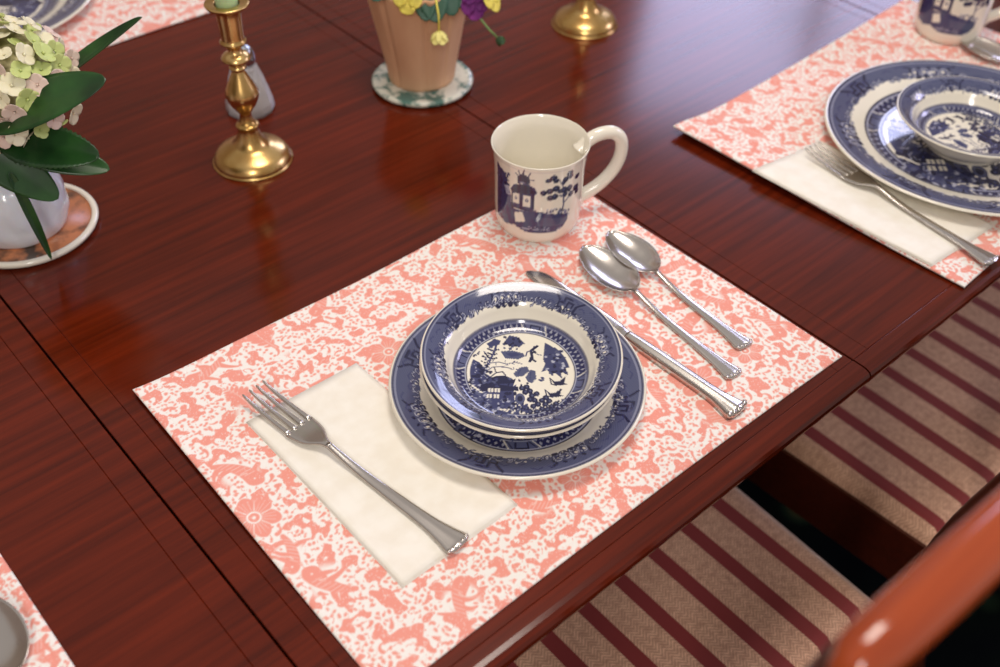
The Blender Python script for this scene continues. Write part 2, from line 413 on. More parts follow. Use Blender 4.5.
# rug
M_rug = material('rug_wool', (20, 26, 24), 0.95, Specular_IOR_Level=0.0); n_, l_, b_ = nodes(M_rug)
tc = n_.new('ShaderNodeTexCoord'); vo = n_.new('ShaderNodeTexVoronoi'); vo.inputs['Scale'].default_value = 9
rp = n_.new('ShaderNodeValToRGB'); e = rp.color_ramp.elements
e[0].position = 0.12; e[0].color = (*lin((54, 52, 32)), 1); e[1].position = 0.32; e[1].color = (*lin((10, 14, 13)), 1)
x = rp.color_ramp.elements.new(0.22); x.color = (*lin((24, 34, 24)), 1)
x = rp.color_ramp.elements.new(0.7); x.color = (*lin((8, 10, 12)), 1)
l_.new(tc.outputs['Object'], vo.inputs['Vector']); l_.new(vo.outputs['Distance'], rp.inputs['Fac']); l_.new(rp.outputs['Color'], b_.inputs['Base Color'])
bm = bmesh.new(); add_box(bm, -1.2, 2.6, -1.0, 2.2, 0.0, 0.012, 0.004)
tag(bm_obj('rug', bm, M_rug), 'dark navy and olive patterned rug on the floor under the table', 'rug')

# ------------------------------------------------------------------ table
Y0, Y1 = -0.030, 1.245
table = thing('dining_table', 'glossy red mahogany extension dining table with leaf seams', 'table', (0.5, 0.6, 0))
def tp(x, y, z): return (x-0.5, y-0.6, z)
SEAMS = [-0.60, -0.026, 0.492, 1.042, 1.60]
for i, (xa, xb) in enumerate(zip(SEAMS, SEAMS[1:])):
    bm = bmesh.new(); g = 0.0009
    band = 0.021
    for (a, b) in ((xa+g, xa+band), (xa+band+.00008, xb-band-.00008), (xb-band, xb-g)):
        add_box(bm, a-0.5, b-0.5, Y0+0.020-0.6, Y1-0.020-0.6, T-0.022, T, 0.0005, 1)
    p = bm_obj('table_leaf', bm, M_table, table, smooth=False)
    # moulded nosing along the two long edges of this leaf
    for yy, sg in ((Y0, 1), (Y1, -1)):
        pr = [(0.0197, T-0.0004), (0.0190, T-0.0001), (0.010, T-0.0001), (0.006, T-0.0006), (0.0025, T-0.0020), (0.0005, T-0.005), (0.0, T-0.009),
              (0.001, T-0.013), (0.004, T-0.0165), (0.007, T-0.018), (0.007, T-0.024), (0.0197, T-0.024)]
        vs, fs = [], []
        for x in (xa+g, xb-g):
            for (dy, z) in pr: vs.append(tp(x, yy+sg*dy, z))
        n = len(pr)
        for k in range(n): fs.append((k, (k+1) % n, n+(k+1) % n, n+k))
        fs += [tuple(range(n-1, -1, -1)), tuple(range(n, 2*n))]
        o = mesh_obj('edge_moulding', vs, fs, M_table, table, smooth=False)
bm = bmesh.new()
for (a, b, c, d) in ((-0.45, 1.45, 0.09, 0.115), (-0.45, 1.45, 1.10, 1.125), (-0.45, -0.425, 0.115, 1.10), (1.425, 1.45, 0.115, 1.10)):
    add_box(bm, a-.5, b-.5, c-.6, d-.6, T-0.10, T-0.0222, 0.001, 1)
bm_obj('apron', bm, M_table, table, smooth=False)
legp = smooth_profile([(0.030, 0.0), (0.034, 0.03), (0.022, 0.07), (0.026, 0.2), (0.032, 0.4), (0.024, 0.5), (0.036, 0.55), (0.034, 0.66)], 4)
for (x, y) in ((-0.41, 0.15), (1.41, 0.15), (-0.41, 1.06), (1.41, 1.06)):
    vs, fs = lathe([(0, 0.012)]+[(r, z+0.012) for r, z in legp]+[(0, 0.672)], 24, tp(x, y, 0)); mesh_obj('leg', vs, fs, M_table, table)

# ------------------------------------------------------------------ chairs
M_seat = material('striped_upholstery', (190, 150, 120), 0.75, Sheen_Weight=0.5, Sheen_Roughness=0.4); n_, l_, b_ = nodes(M_seat)
tc = n_.new('ShaderNodeTexCoord'); sx = n_.new('ShaderNodeSeparateXYZ'); l_.new(tc.outputs['Object'], sx.inputs[0])
def math_node(op, a, b=None, c=None):
    m = n_.new('ShaderNodeMath'); m.operation = op
    for i, v in enumerate((a, b, c)):
        if v is None: continue
        if isinstance(v, (int, float)): m.inputs[i].default_value = v
        else: l_.new(v, m.inputs[i])
    return m.outputs[0]
PER = 0.0506
fr = math_node('FRACT', math_node('MULTIPLY_ADD', sx.outputs['X'], 1/PER, 20.441))
dark = math_node('LESS_THAN', fr, 0.33)
zz = math_node('PINGPONG', math_node('MULTIPLY', sx.outputs['X'], 1.0), PER/8)
ww = math_node('SINE', math_node('MULTIPLY', math_node('ADD', sx.outputs['Y'], zz), 1500.0))
nz = n_.new('ShaderNodeTexNoise'); nz.inputs['Scale'].default_value = 160; l_.new(tc.outputs['Object'], nz.inputs['Vector'])
w2 = math_node('MULTIPLY', math_node('MULTIPLY_ADD', ww, 0.25, 0.5), nz.outputs['Fac'])
mx = n_.new('ShaderNodeMix'); mx.data_type = 'RGBA'; mx.inputs['A'].default_value = (*lin((160, 112, 88)), 1); mx.inputs['B'].default_value = (*lin((230, 184, 152)), 1)
l_.new(math_node('MULTIPLY', w2, 2.2), mx.inputs['Factor'])
m3 = n_.new('ShaderNodeMix'); m3.data_type = 'RGBA'; m3.inputs['B'].default_value = (*lin((128, 38, 36)), 1)
l_.new(mx.outputs['Result'], m3.inputs['A']); l_.new(dark, m3.inputs['Factor']); l_.new(m3.outputs['Result'], b_.inputs['Base Color'])

def make_chair(label, loc, dw=0.0):
    """origin on the floor at the middle of the seat, facing +y; coordinates in metres"""
    c = thing('dining_chair', label, 'chair', loc, 0, 'dining chairs at the table')
    Z = T-0.29
    hw_f, hw_b, yf, yb = 0.292-dw, 0.272-dw, 0.30, -0.160
    # cushion: rounded, tapering slab
    N = 40; vs, fs = [], []
    def hw(t): return hw_b+(hw_f-hw_b)*t
    for j in range(N+1):
        t = j/N
        for i in range(N+1):
            s = i/N*2-1
            e = min(1, (1-abs(s))*22, 1e9); f = min(1, t*30, (1-t)*30)
            k = smooth01(np.array(min(e, 1)))*smooth01(np.array(min(f, 1)))
            vs.append((s*hw(t), yb+(yf-yb)*t, Z-0.013+0.011*float(k)**0.5+0.003*(1-s*s)*(4*t*(1-t))))
    for j in range(N):
        for i in range(N): a = j*(N+1)+i; fs.append((a, a+1, a+N+2, a+N+1))
    rim = [i for i in range(N+1)]+[(j+1)*(N+1)+N for j in range(N)]+[N*(N+1)+N-1-i for i in range(N)]+[(N-1-j)*(N+1) for j in range(N-1)]
    b0 = len(vs)
    for i in rim: v = vs[i]; vs.append((v[0], v[1], Z-0.018))
    m = len(rim)
    for k in range(m): fs.append((rim[k], b0+k, b0+(k+1) % m, rim[(k+1) % m]))
    fs.append(tuple(range(b0, b0+m)))
    mesh_obj('seat', vs, fs, M_seat, c)
    # wooden seat frame
    vs, fs = [], []
    for z, g in ((Z-0.0182, 0.004), (Z-0.0182, -0.02), (Z-0.100, -0.02), (Z-0.100, 0.003)):
        for (x, y) in ((-hw_b-g, yb-g), (hw_b+g, yb-g), (hw_f+g, yf+g), (-hw_f-g, yf+g)): vs.append((x, y, z))
    for r in range(4):
        for k in range(4): a, b = r*4+k, r*4+(k+1) % 4; q = ((r+1) % 4)*4; fs.append((a, b, q+(k+1) % 4, q+k))
    mesh_obj('seat_frame', vs, fs, M_chair_dark, c, smooth=False)
    for s in (-1, 1):
        tube([(s*(hw_f-.03), yf-.03, Z-.116), (s*(hw_f-.03), yf-.03, 0.2), (s*(hw_f-.03), yf-.03, 0.016)], [0.024, 0.02, 0.014], 12, 'leg', M_chair_dark, c)
        tube([(s*(hw_b-.025), yb-.0, Z-.116), (s*(hw_b-.025), yb-.02, 0.25), (s*(hw_b-.03), yb-.07, 0.017)], [0.02, 0.018, 0.015], 12, 'leg', M_chair_dark, c)
        tube([tuple(p) for p in smooth_profile([(s*(.226-dw), yb-.022, Z-.10), (s*(.224-dw), yb-.026, Z), (s*(.214-dw), yb-.044, Z+.19), (s*(.207-dw), yb-.072, Z+.32), (s*(.198-dw), yb-.106, Z+.46), (s*(.188-dw), yb-.130, Z+.576)], 4)],
             0.0125, 14, 'back_post', M_chair_dark, c)
    # crest rail, rounded and slightly bowed backwards
    pts = []; rad = []
    for k in range(33):
        s = k/32*2-1
        pts.append((s*(0.208-dw), yb-.130-.005*(1-s*s), Z+.586))
        rad.append(0.0125*max(0.10, (1-abs(s)**18))**0.5)
    tube(pts, rad, 24, 'crest_rail', M_chair, c, sx=1.0)
    tube([(-.213+dw, yb-.036, Z+.12), (0, yb-.048, Z+.125), (.213-dw, yb-.036, Z+.12)], 0.012, 10, 'cross_rail', M_chair_dark, c)
    for x in (-.05, 0, .05):
        tube([(x*.8, yb-.048, Z+.125), (x, yb-.090, Z+.35), (x*.8, yb-.136, Z+.578)], [0.006, 0.007, 0.006], 10, 'back_slat', M_chair_dark, c, sx=1.3)
    return c
chair = make_chair('mahogany dining chair, nearest, its striped seat below the place setting with two stacked bowls', (0.255, 0.055, 0))
make_chair('mahogany dining chair with striped seat, further right, below the setting with the dinner plate', (0.8716, 0.060, 0), 0.034)

# ------------------------------------------------------------------ placemats
MW, MH = 0.479, 0.346
SAL = np.array((238, 150, 134)); WHT = np.array((244, 240, 234))
def toile():
    c = Canvas(0, MW, 0, MH, 0.00062, WHT)
    r = random.Random(21)
    mm = 0.001
    occ = np.zeros((60, 80))
    def vine(x, y, a, L, w, curl, col=SAL):
        pts = [(x, y)]; n = 9
        for i in range(n):
            a += curl/n; x += math.cos(a)*L/n; y += math.sin(a)*L/n; pts.append((x, y))
        c.stroke(pts, w, col, w*.3); return pts, a
    def flower(x, y, R):
        k = r.randint(5, 7); a0 = r.uniform(0, 6)
        for i in range(k):
            a = a0+6.283*i/k
            c.ell(x+R*.58*math.cos(a), y+R*.58*math.sin(a), R*.50, R*.36, a+r.uniform(-.3, .3), SAL)
        for i in range(k):
            a = a0+6.283*i/k
            for q in (-.25, .05, .3):
                c.stroke([(x+R*.3*math.cos(a+q), y+R*.3*math.sin(a+q)), (x+R*.85*math.cos(a+q*.8), y+R*.85*math.sin(a+q*.8))], .35*mm, WHT, k=.75)
            b = a+3.1416/k
            c.stroke([(x+R*.35*math.cos(b), y+R*.35*math.sin(b)), (x+R*1.1*math.cos(b), y+R*1.1*math.sin(b))], .9*mm, WHT, .3*mm)
        c.ell(x, y, R*.30, R*.30, 0, WHT); c.ell(x, y, R*.22, R*.22, 0, SAL); c.ell(x, y, R*.08, R*.08, 0, WHT)
    def beast(x, y, R):
        a = r.uniform(0, 6.28)
        pts, e = vine(x-R*.7*math.cos(a), y-R*.7*math.sin(a), a-.4, R*1.9, R*.75, .9)
        for i in (1, 3, 5, 7):
            b = a+r.choice([-1, 1])*r.uniform(.7, 1.6); vine(*pts[i], b, R*r.uniform(.7, 1.2), R*.34, r.uniform(-2, 2))
        c.ell(*pts[0], R*.42, R*.30, a, SAL)
        for i in range(1, 8):
            dx, dy = -math.sin(a)*R*.26, math.cos(a)*R*.26
            c.stroke([(pts[i][0]-dx, pts[i][1]-dy), (pts[i+1][0]+dx*.6, pts[i+1][1]+dy*.6)], .4*mm, WHT, k=.8)
        vine(pts[2][0], pts[2][1], a+.5, R*.9, .7*mm, 1.5, WHT); c.ell(pts[0][0], pts[0][1], .8*mm, .8*mm, 0, WHT)
    def frond(x, y, R):
        a = r.uniform(0, 6.28); pts, e = vine(x, y, a, R*2.2, R*.22, r.uniform(-1.8, 1.8))
        for i in range(1, 9):
            for s in (-1, 1):
                b = math.atan2(pts[i][1]-pts[i-1][1], pts[i][0]-pts[i-1][0])+s*.9
                L = R*.5*(1-abs(i-4)/6)
                c.ell(pts[i][0]+math.cos(b)*L*.8, pts[i][1]+math.sin(b)*L*.8, L*.75, L*.30, b, SAL)
        c.stroke(pts, .5*mm, WHT, .3*mm)
    def band(scale, seed, sharp=1.0):
        q = np.random.default_rng(seed).standard_normal((c.h, c.w)); F = np.fft.fft2(q)
        fy = np.fft.fftfreq(c.h, c.px)[:, None]; fx = np.fft.fftfreq(c.w, c.px)[None]; f = np.hypot(fx, fy)*scale
        g = np.real(np.fft.ifft2(F*np.exp(-((f-1)/(.45*sharp))**2))); return g/g.std()
    placed = []; tries = 0
    while len(placed) < 40 and tries < 6000:
        tries += 1
        R = r.uniform(13, 21)*mm; x, y = r.uniform(0, MW), r.uniform(0, MH)
        if all(math.hypot(x-p[0], y-p[1]) > (R+p[2])*1.05 for p in placed):
            placed.append((x, y, R)); r.choice([flower, beast, beast, frond, beast])(x, y, R)
    n1 = band(.024, 1, 1.2)+.60*band(.0095, 2); n2 = band(.0065, 3); n3 = band(.0058, 4); n5 = band(.009, 5)
    near = np.zeros((c.h, c.w))
    for (x, y, R) in placed: near = np.maximum(near, np.exp(-(np.hypot(c.X-x, c.Y-y)/(R*.80))**8))
    blob = smooth01((n1-.52)/.06+.5)*(1-near)
    c.blend(blob, SAL)
    vein = smooth01(1.0-(np.abs(n2)-.04)/.07)*smooth01((n1-.1)/.2)*(1-near*.6); c.blend(vein*.8, WHT)
    curl = smooth01(1-(np.abs(n5)-.16)/.08)*(1-smooth01((n1-.25)/.1))*(n2 > .55)*(1-near); c.blend(curl*.95, SAL)
    def free(x, y, R):
        sl = c.box(x-R, x+R, y-R, y+R)
        return sl is not None and c.a[sl][..., 1].mean() > 222
    for i in range(1100):
        x, y = r.uniform(0, MW), r.uniform(0, MH)
        if free(x, y, 3.4*mm): vine(x, y, r.uniform(0, 6.28), r.uniform(4, 9)*mm, r.uniform(2.0, 3.6)*mm, r.uniform(-2.5, 2.5))
    for i in range(16000):
        x, y = r.uniform(0, MW), r.uniform(0, MH)
        if free(x, y, 1.8*mm): c.ell(x, y, r.uniform(1.0, 2.0)*mm, r.uniform(.7, 1.3)*mm, r.uniform(0, 3.1), SAL)
    weave = .5+.5*np.sin(c.X/.0013*6.283)*np.sin(c.Y/.0013*6.283)
    c.a += (np.array((252, 226, 214))-c.a)*(np.clip((255-c.a[..., 2:3]-40)/90, 0, 1)*weave[..., None]*.22)
    return c
CV_T = toile()
def make_mat(lift):
    nx, ny = int(MW/0.0007), int(MH/0.0007)
    xs = np.linspace(0, MW, nx+1); ys = np.linspace(0, MH, ny+1); X, Y = np.meshgrid(xs, ys)
    Z = 0.0026+lift(X, Y)
    # irregular outline
    wx = 0.0012*np.sin(Y*23)*0+0.0; 
    Xo = X+(X/MW-.5)*0.003*np.sin(Y*9+1); Yo = Y+(Y/MH-.5)*(-0.006*(np.sin(X/MW*math.pi))+0.002)
    edge = np.minimum(np.minimum(X, MW-X), np.minimum(Y, MH-Y)); Z = Z-0.0010*np.clip(1-edge/0.0025, 0, 1)**2
    # stitched hem line
    Z = Z-0.0003*np.exp(-((edge-0.008)/0.0012)**2)
    V = np.stack([Xo.ravel(), Yo.ravel(), Z.ravel()], 1)
    idx = np.arange((nx+1)*(ny+1)).reshape(ny+1, nx+1)
    F = np.stack([idx[:-1, :-1].ravel(), idx[:-1, 1:].ravel(), idx[1:, 1:].ravel(), idx[1:, :-1].ravel()], 1)
    rim = list(idx[0, :])+list(idx[1:, -1])+list(idx[-1, -2::-1])+list(idx[-2:0:-1, 0])
    n = len(V); B = V.copy(); B[:, 2] -= 0.0016; m = len(rim)
    faces = F.tolist()+(F[:, ::-1]+n).tolist()+[(rim[k], n+rim[k], n+rim[(k+1) % m], rim[(k+1) % m]) for k in range(m)]
    o = mesh_obj('placemat', np.vstack([V, B]).tolist(), faces, M_cloth)
    cols = CV_T.sample(X.ravel(), Y.ravel()); set_colors(o.data, np.vstack([cols, np.tile(WHT, (n, 1))]))
    return o
mat1 = make_mat(lambda X, Y: 0.004*np.exp(-X/0.03)*smooth01(Y/MH*1.5)+0.0012*np.exp(-(MH-Y)/0.02)*np.sin(X*14)**2)
mat1.location = (0.007, -0.001, T); mat1.rotation_euler.z = 0.0
tag(mat1, 'coral and white toile placemat under the two stacked willow bowls and white mug', 'placemat', 'toile placemats')
lift2 = lambda X, Y: 0.0085*np.exp(-(np.maximum(X, 0)/0.045)**2)*(0.2+0.8*smooth01(Y/MH))
mat2 = make_mat(lift2)
mat2.location = (0.648, -0.020, T); mat2.rotation_euler.z = math.radians(2.6)
tag(mat2, 'coral and white toile placemat on the right, under the large blue willow dinner plate', 'placemat', 'toile placemats')
mat3 = mat1.copy(); COL.objects.link(mat3); mat3.location = (-0.136-MW, 0.004, T); mat3.rotation_euler.z = 0
tag(mat3, 'coral and white toile placemat in the lower left corner, under a lone spoon', 'placemat', 'toile placemats')
mat4 = mat1.copy(); COL.objects.link(mat4); mat4.location = (0.428, 0.886+MH, T); mat4.rotation_euler.z = math.pi
tag(mat4, 'coral and white toile placemat across the table, behind the hydrangea', 'placemat', 'toile placemats')
MZ = T+0.0027

# ------------------------------------------------------------------ dishes
def dish_profile_bowl(R):
    H = 0.036
    top = [(R*.992, H), (R*.97, H-.0003), (R*.86, H-.0035), (R*.765, H-.0085), (R*.71, H-.0160), (R*.655, H-.0220), (R*.56, H-.0250), (R*.3, H-.0258), (0, H-.0258)]
    bot = [(R*.992, H), (R, H-.0008), (R*.99, H-.0022), (R*.86, H-.0070), (R*.77, H-.0125), (R*.72, H-.0200), (R*.64, H-.0275), (R*.54, H-.0315), (R*.53, 0), (R*.49, 0), (R*.47, H-.0300), (R*.2, H-.0300), (0, H-.0300)]
    return top, bot
def dish_profile_plate(R, H):
    top = [(R*.992, H), (R*.97, H-.0003), (R*.84, H*.78), (R*.72, H*.52), (R*.66, H*.33), (R*.60, H*.24), (R*.3, H*.22), (0, H*.22)]
    bot = [(R*.992, H), (R, H-.0008), (R*.99, H-.0024), (R*.84, H*.78-.004), (R*.72, H*.52-.004), (R*.63, .0012), (R*.58, 0), (R*.55, .001), (R*.3, .0015), (0, .0015)]
    return top, bot
RB = 0.0790
cvb = willow(Canvas(-RB, RB, -RB, RB, RB/560, CREAM), RB, 0.765, (0.55, 0.675), rot=0.25)
t_, b__ = dish_profile_bowl(RB)
P1 = (0.2458, 0.1440); 
plate1 = None
R1 = 0.1034
cvp = willow(Canvas(-R1, R1, -R1, R1, R1/560, CREAM), R1, 0.765, (0.53, 0.645), rot=0.55, seed=3)
tp_, bp_ = dish_profile_plate(R1, 0.0175)
pl1 = build_dish('salad_plate', R1, tp_, bp_, cvp, M_china); pl1.location = (*P1, MZ)
tag(pl1, 'small blue willow plate under the two stacked bowls', 'plate', 'blue willow china')
bowl1 = build_dish('cereal_bowl', RB, t_, b__, cvb, M_china); bowl1.location = (P1[0]-.001, P1[1]-.003, MZ+.0042)
bowl1.rotation_mode = 'QUATERNION'; bowl1.rotation_quaternion = Matrix.Rotation(math.radians(1.2), 4, Vector((cy_, -sy_, 0))).to_quaternion(); bowl1.location.z += .0012
tag(bowl1, 'blue willow bowl, the lower of the stack of two, mostly hidden', 'bowl', 'blue willow china')
bowl2 = bowl1.copy(); COL.objects.link(bowl2); bowl2.location = (P1[0]-.0006, P1[1]-.0040, MZ+.0042+.0092); bowl2.rotation_euler.z = 0.0
bowl2.location.z -= .0010; tilt = Matrix.Rotation(math.radians(3.2), 4, Vector((cy_, -sy_, 0))); bowl2.location.z += .0046; bowl2.rotation_mode = 'QUATERNION'; bowl2.rotation_quaternion = tilt.to_quaternion()
tag(bowl2, 'blue willow bowl on top of the stack of two, showing the pagoda scene', 'bowl', 'blue willow china')
R2 = 0.150
cvd = willow(Canvas(-R2, R2, -R2, R2, R2/560, CREAM), R2, 0.80, (0.58, 0.70), rot=0.1, seed=5)
tp_, bp_ = dish_profile_plate(R2, 0.020)
pl2 = build_dish('dinner_plate', R2, tp_, bp_, cvd, M_china); pl2.location = (0.854, 0.107, MZ)
tag(pl2, 'large blue willow dinner plate on the right placemat, holding one bowl', 'plate', 'blue willow china')
bowl3 = bowl1.copy(); COL.objects.link(bowl3); bowl3.location = (0.851, 0.106, MZ+.0050); bowl3.rotation_mode = 'XYZ'; bowl3.rotation_euler = (0, 0, 2.2)
tag(bowl3, 'blue willow bowl sitting alone on the large dinner plate at the right', 'bowl', 'blue willow china')
pl4 = pl2.copy(); COL.objects.link(pl4); pl4.location = (0.165, 1.075, MZ); pl4.rotation_euler.z = 3.0
tag(pl4, 'blue willow dinner plate across the table, cut off at the top left corner', 'plate', 'blue willow china')

# ------------------------------------------------------------------ mugs
def make_mug(label, loc, rz, paint):
    m = thing('mug', label, 'mug', loc, rz, 'willow mugs')
    H = 0.0885
    outer = smooth_profile([(.0, .002), (.030, .0016), (.0335, 0.0), (.0365, .0025), (.0402, .010), (.0415, .025), (.0418, .045), (.0424, .065), (.0440, .080), (.0457, H-.001)], 5)
    inner = smooth_profile([(.0452, H), (.0435, H-.003), (.0408, .075), (.0386, .045), (.0380, .020), (.034, .009), (.025, .0062), (0, .006)], 4)
    seg = 360
    op = []
    for a, b in zip(outer, outer[1:]):
        k = max(1, int(np.hypot(*(b-a))/0.0011))
        for i in range(k): op.append(tuple(a+(b-a)*i/k))
    op.append(tuple(outer[-1])); ip = [tuple(p) for p in inner]
    op[0] = (0, op[0][1]); ip[-1] = (0, ip[-1][1])
    vs, fs = lathe(op+ip, seg)
    o = mesh_obj('cup', vs, fs, M_china, m)
    bm = bmesh.new(); bm.from_mesh(o.data); bmesh.ops.recalc_face_normals(bm, faces=bm.faces); bm.to_mesh(o.data); bm.free()
    V = np.array(vs); cols = np.tile(np.array(CREAM, float), (len(V), 1))
    nout = 1+(len(op)-1)*seg
    ang = np.arctan2(V[:nout, 1], V[:nout, 0]); vis = math.atan2(-cy_, -sy_)     # direction of the viewer, seen from above
    d = (ang-vis+math.pi) % (2*math.pi)-math.pi
    cols[:nout] = paint.sample(d*.0425, V[:nout, 2])
    r_ = np.hypot(V[:nout, 0], V[:nout, 1]); cols[:nout][V[:nout, 2] < .0018] = CREAM
    set_colors(o.data, cols)
    # handle, to the right as seen
    hx = Vector((cy_*0.94+sy_*0.34, -sy_*0.94+cy_*0.34, 0)).normalized()
    path = [(.0395, .070), (.047, .0790), (.058, .0840), (.0715, .0835), (.0810, .0750), (.0830, .060), (.0775, .044), (.066, .031), (.052, .0225), (.0395, .0180)]
    pts = [tuple(hx*p[0]+Vector((0, 0, p[1]))) for p in smooth_profile(path, 4)]
    rad = [0.0070*(1.2 if i < 2 or i > len(pts)-3 else 0.9) for i in range(len(pts))]
    tube(pts, rad, 16, 'handle', M_china_plain, m, sx=1.0)
    # thin blue line under the lip
    for ch in [x for x in bpy.data.objects if x.parent == m]: ch.scale = (1, 1, 1.035)
    return m
def mug_canvas():
    c = Canvas(-.07, .135, 0, .09, .00022, CREAM); rr = random.Random(4)
    def Q(X, Y):
        q = max(-.97, min(.97, (X-425)/338)); th = math.asin(q)
        Yc = Y+205*(1-math.cos(th))
        return (th*.0425, (655-Yc)/560*.0885)
    def po(p, col): c.poly([Q(*a) for a in p], col)
    def st(p, w, col): c.stroke([Q(*a) for a in p], w, col)
    def el(X, Y, a, b, col, ro=0): x, y = Q(X, Y); c.ell(x, y, a, b, ro, col)
    mm = .001
    po([(112, 215), (118, 60), (125, 40), (140, 80), (165, 110), (180, 150), (195, 220), (215, 290), (215, 330), (240, 380), (230, 490), (180, 480), (112, 400)], MID)
    for i in range(60): el(rr.uniform(115, 200), rr.uniform(110, 440), rr.uniform(.8, 2)*mm, rr.uniform(.6, 1.4)*mm, rr.choice([NAVY, MID, BLUE, MID]), rr.uniform(0, 3))
    po([(165, 205), (195, 215), (205, 280), (180, 270)], PALE); st([(172, 225), (192, 262)], .7*mm, MID)
    # ground and terrace
    po([(130, 390), (225, 370), (330, 395), (430, 400), (640, 400), (645, 440), (610, 500), (540, 545), (420, 552), (330, 545), (240, 490), (170, 470)], MID)
    po([(400, 430), (640, 425), (620, 480), (420, 500)], BLUE)
    st([(300, 515), (400, 530), (520, 525)], .8*mm, PALE)
    for i in range(40): el(rr.uniform(300, 600), rr.uniform(505, 540), .9*mm, .5*mm, rr.choice([PALE, NAVY]), rr.uniform(0, 3))
    po([(240, 400), (300, 400), (325, 470), (250, 470)], CREAM)
    # pagoda
    po([(210, 235), (235, 205), (330, 205), (385, 235), (405, 270), (385, 285), (385, 385), (330, 395), (215, 360), (222, 270)], MID)
    po([(215, 240), (255, 205), (335, 215), (400, 265), (380, 278), (225, 262)], NAVY)
    po([(262, 200), (262, 150), (300, 130), (345, 160), (352, 205)], NAVY)
    for a, b in (((300, 140), (312, 105)), ((275, 155), (250, 125)), ((335, 160), (352, 130)), ((345, 180), (378, 182)), ((280, 145), (272, 110))): st([a, b], .9*mm, NAVY)
    st([(262, 190), (345, 200)], .6*mm, PALE)
    po([(225, 265), (275, 270), (275, 345), (222, 330)], CREAM); po([(303, 282), (358, 290), (358, 368), (300, 358)], CREAM)
    el(250, 300, 1.3*mm, 1.8*mm, MID); el(330, 322, 1.5*mm, 2*mm, MID); el(250, 300, .6*mm, .9*mm, CREAM); el(330, 322, .6*mm, .9*mm, CREAM)
    for x in (222, 287, 375): st([(x, 270), (x, 375)], 1.6*mm, NAVY)
    st([(200, 350), (300, 380), (400, 392)], 1.2*mm, NAVY)
    # tree
    for (x, y, s) in ((480, 182, 2.1), (515, 160, 2.6), (535, 178, 2.2), (605, 165, 2.6), (630, 120, 2.6), (640, 140, 2.2), (690, 135, 2.6), (590, 190, 2.0), (450, 268, 2.4), (495, 255, 2.6), (540, 235, 2.8),
                      (505, 300, 2.8), (535, 290, 2.6), (600, 240, 2.9), (640, 225, 3.0), (690, 215, 3.2), (655, 262, 2.6), (700, 240, 2.4), (610, 270, 2.2), (570, 250, 2.0)):
        el(x, y, s*1.3*mm, s*1.15*mm, NAVY); el(x-3, y-4, s*.5*mm, s*.4*mm, BLUE)
    st([(595, 400), (605, 340), (600, 285), (570, 280)], 1.5*mm, MID); st([(605, 330), (640, 285)], 1.1*mm, MID); st([(560, 175), (590, 215), (600, 285)], .9*mm, MID)
    for i in range(50): el(rr.uniform(480, 650), rr.uniform(375, 412), 1.1*mm, .8*mm, rr.choice([NAVY, MID, PALE]), rr.uniform(0, 3))
    # repeat band of the print on the hidden side is plain; thin lip line
    m = np.clip(.5-(np.abs(c.Y-.0845)-.00035)/c.px, 0, 1); c.blend(m*.8, MID)
    c.blur(1)
    return c
CVM = mug_canvas()
mug1 = make_mug('white mug with blue pagoda print, near the top corner of the middle placemat', (0.4140, 0.3040, MZ), 0, CVM)
mug2 = copy_tree(mug1); mug2.location = (1.066, 0.262, MZ); mug2.rotation_euler.z = -0.35
mug2['label'] = 'white mug with blue pagoda print, at the top right corner behind the dinner plate'

# ------------------------------------------------------------------ napkins
def make_napkin(label, corners, z, lift=None):
    """folded paper napkin: three layers, corners given counter-clockwise from near left"""
    A = [np.array(c, float) for c in corners]; vs, fs = [], []; N = 26
    for layer in range(3):
        z0 = z+layer*0.0007; o = len(vs); k = 1-layer*0.008
        cen = sum(A)/4
        B = [cen+(a-cen)*k for a in A]
        for lvl in (0, 1):
            for j in range(N+1):
                for i in range(N+1):
                    s, t = i/N, j/N
                    p = (B[0]*(1-s)+B[1]*s)*(1-t)+(B[3]*(1-s)+B[2]*s)*t
                    e = min(s, 1-s, t, 1-t)
                    dz = float(lift(p[0], p[1])) if lift else 0.0
                    w = 0.0005*math.sin(s*7+t*5+layer)*math.sin(t*9) if layer == 2 and lvl else 0
                    vs.append((p[0], p[1], dz+z0+lvl*0.0006+max(w, 0)+0.0008*max(0, s-0.9)*10*layer*.3))
        M = (N+1)**2
        for j in range(N):
            for i in range(N):
                a = o+j*(N+1)+i; fs.append((a, a+N+1, a+N+2, a+1)); a += M; fs.append((a, a+1, a+N+2, a+N+1))
        rim = list(range(N+1))+[(j+1)*(N+1)+N for j in range(N)]+[N*(N+1)+N-1-i for i in range(N)]+[(N-1-j)*(N+1) for j in range(N-1)]
        m = len(rim)
        for q in range(m): a, b = rim[q]+o, rim[(q+1) % m]+o; fs.append((a, b, b+M, a+M))
    return tag(mesh_obj('napkin', vs, fs, M_napkin, smooth=True), label, 'napkin', 'folded paper napkins')
make_napkin('folded cream paper napkin under the fork beside the stacked bowls', [(.062, .056), (.170, .058), (.165, .256), (.060, .258)], MZ+.0002)
make_napkin('folded cream paper napkin under the fork at the right placemat edge', [(.6465, .014), (.750, .010), (.740, .213), (.6325, .217)], MZ+.0004, lambda x, y: lift2((x-.648)*.999+(y+.02)*.045, (y+.02)))
NZ = MZ+.0026

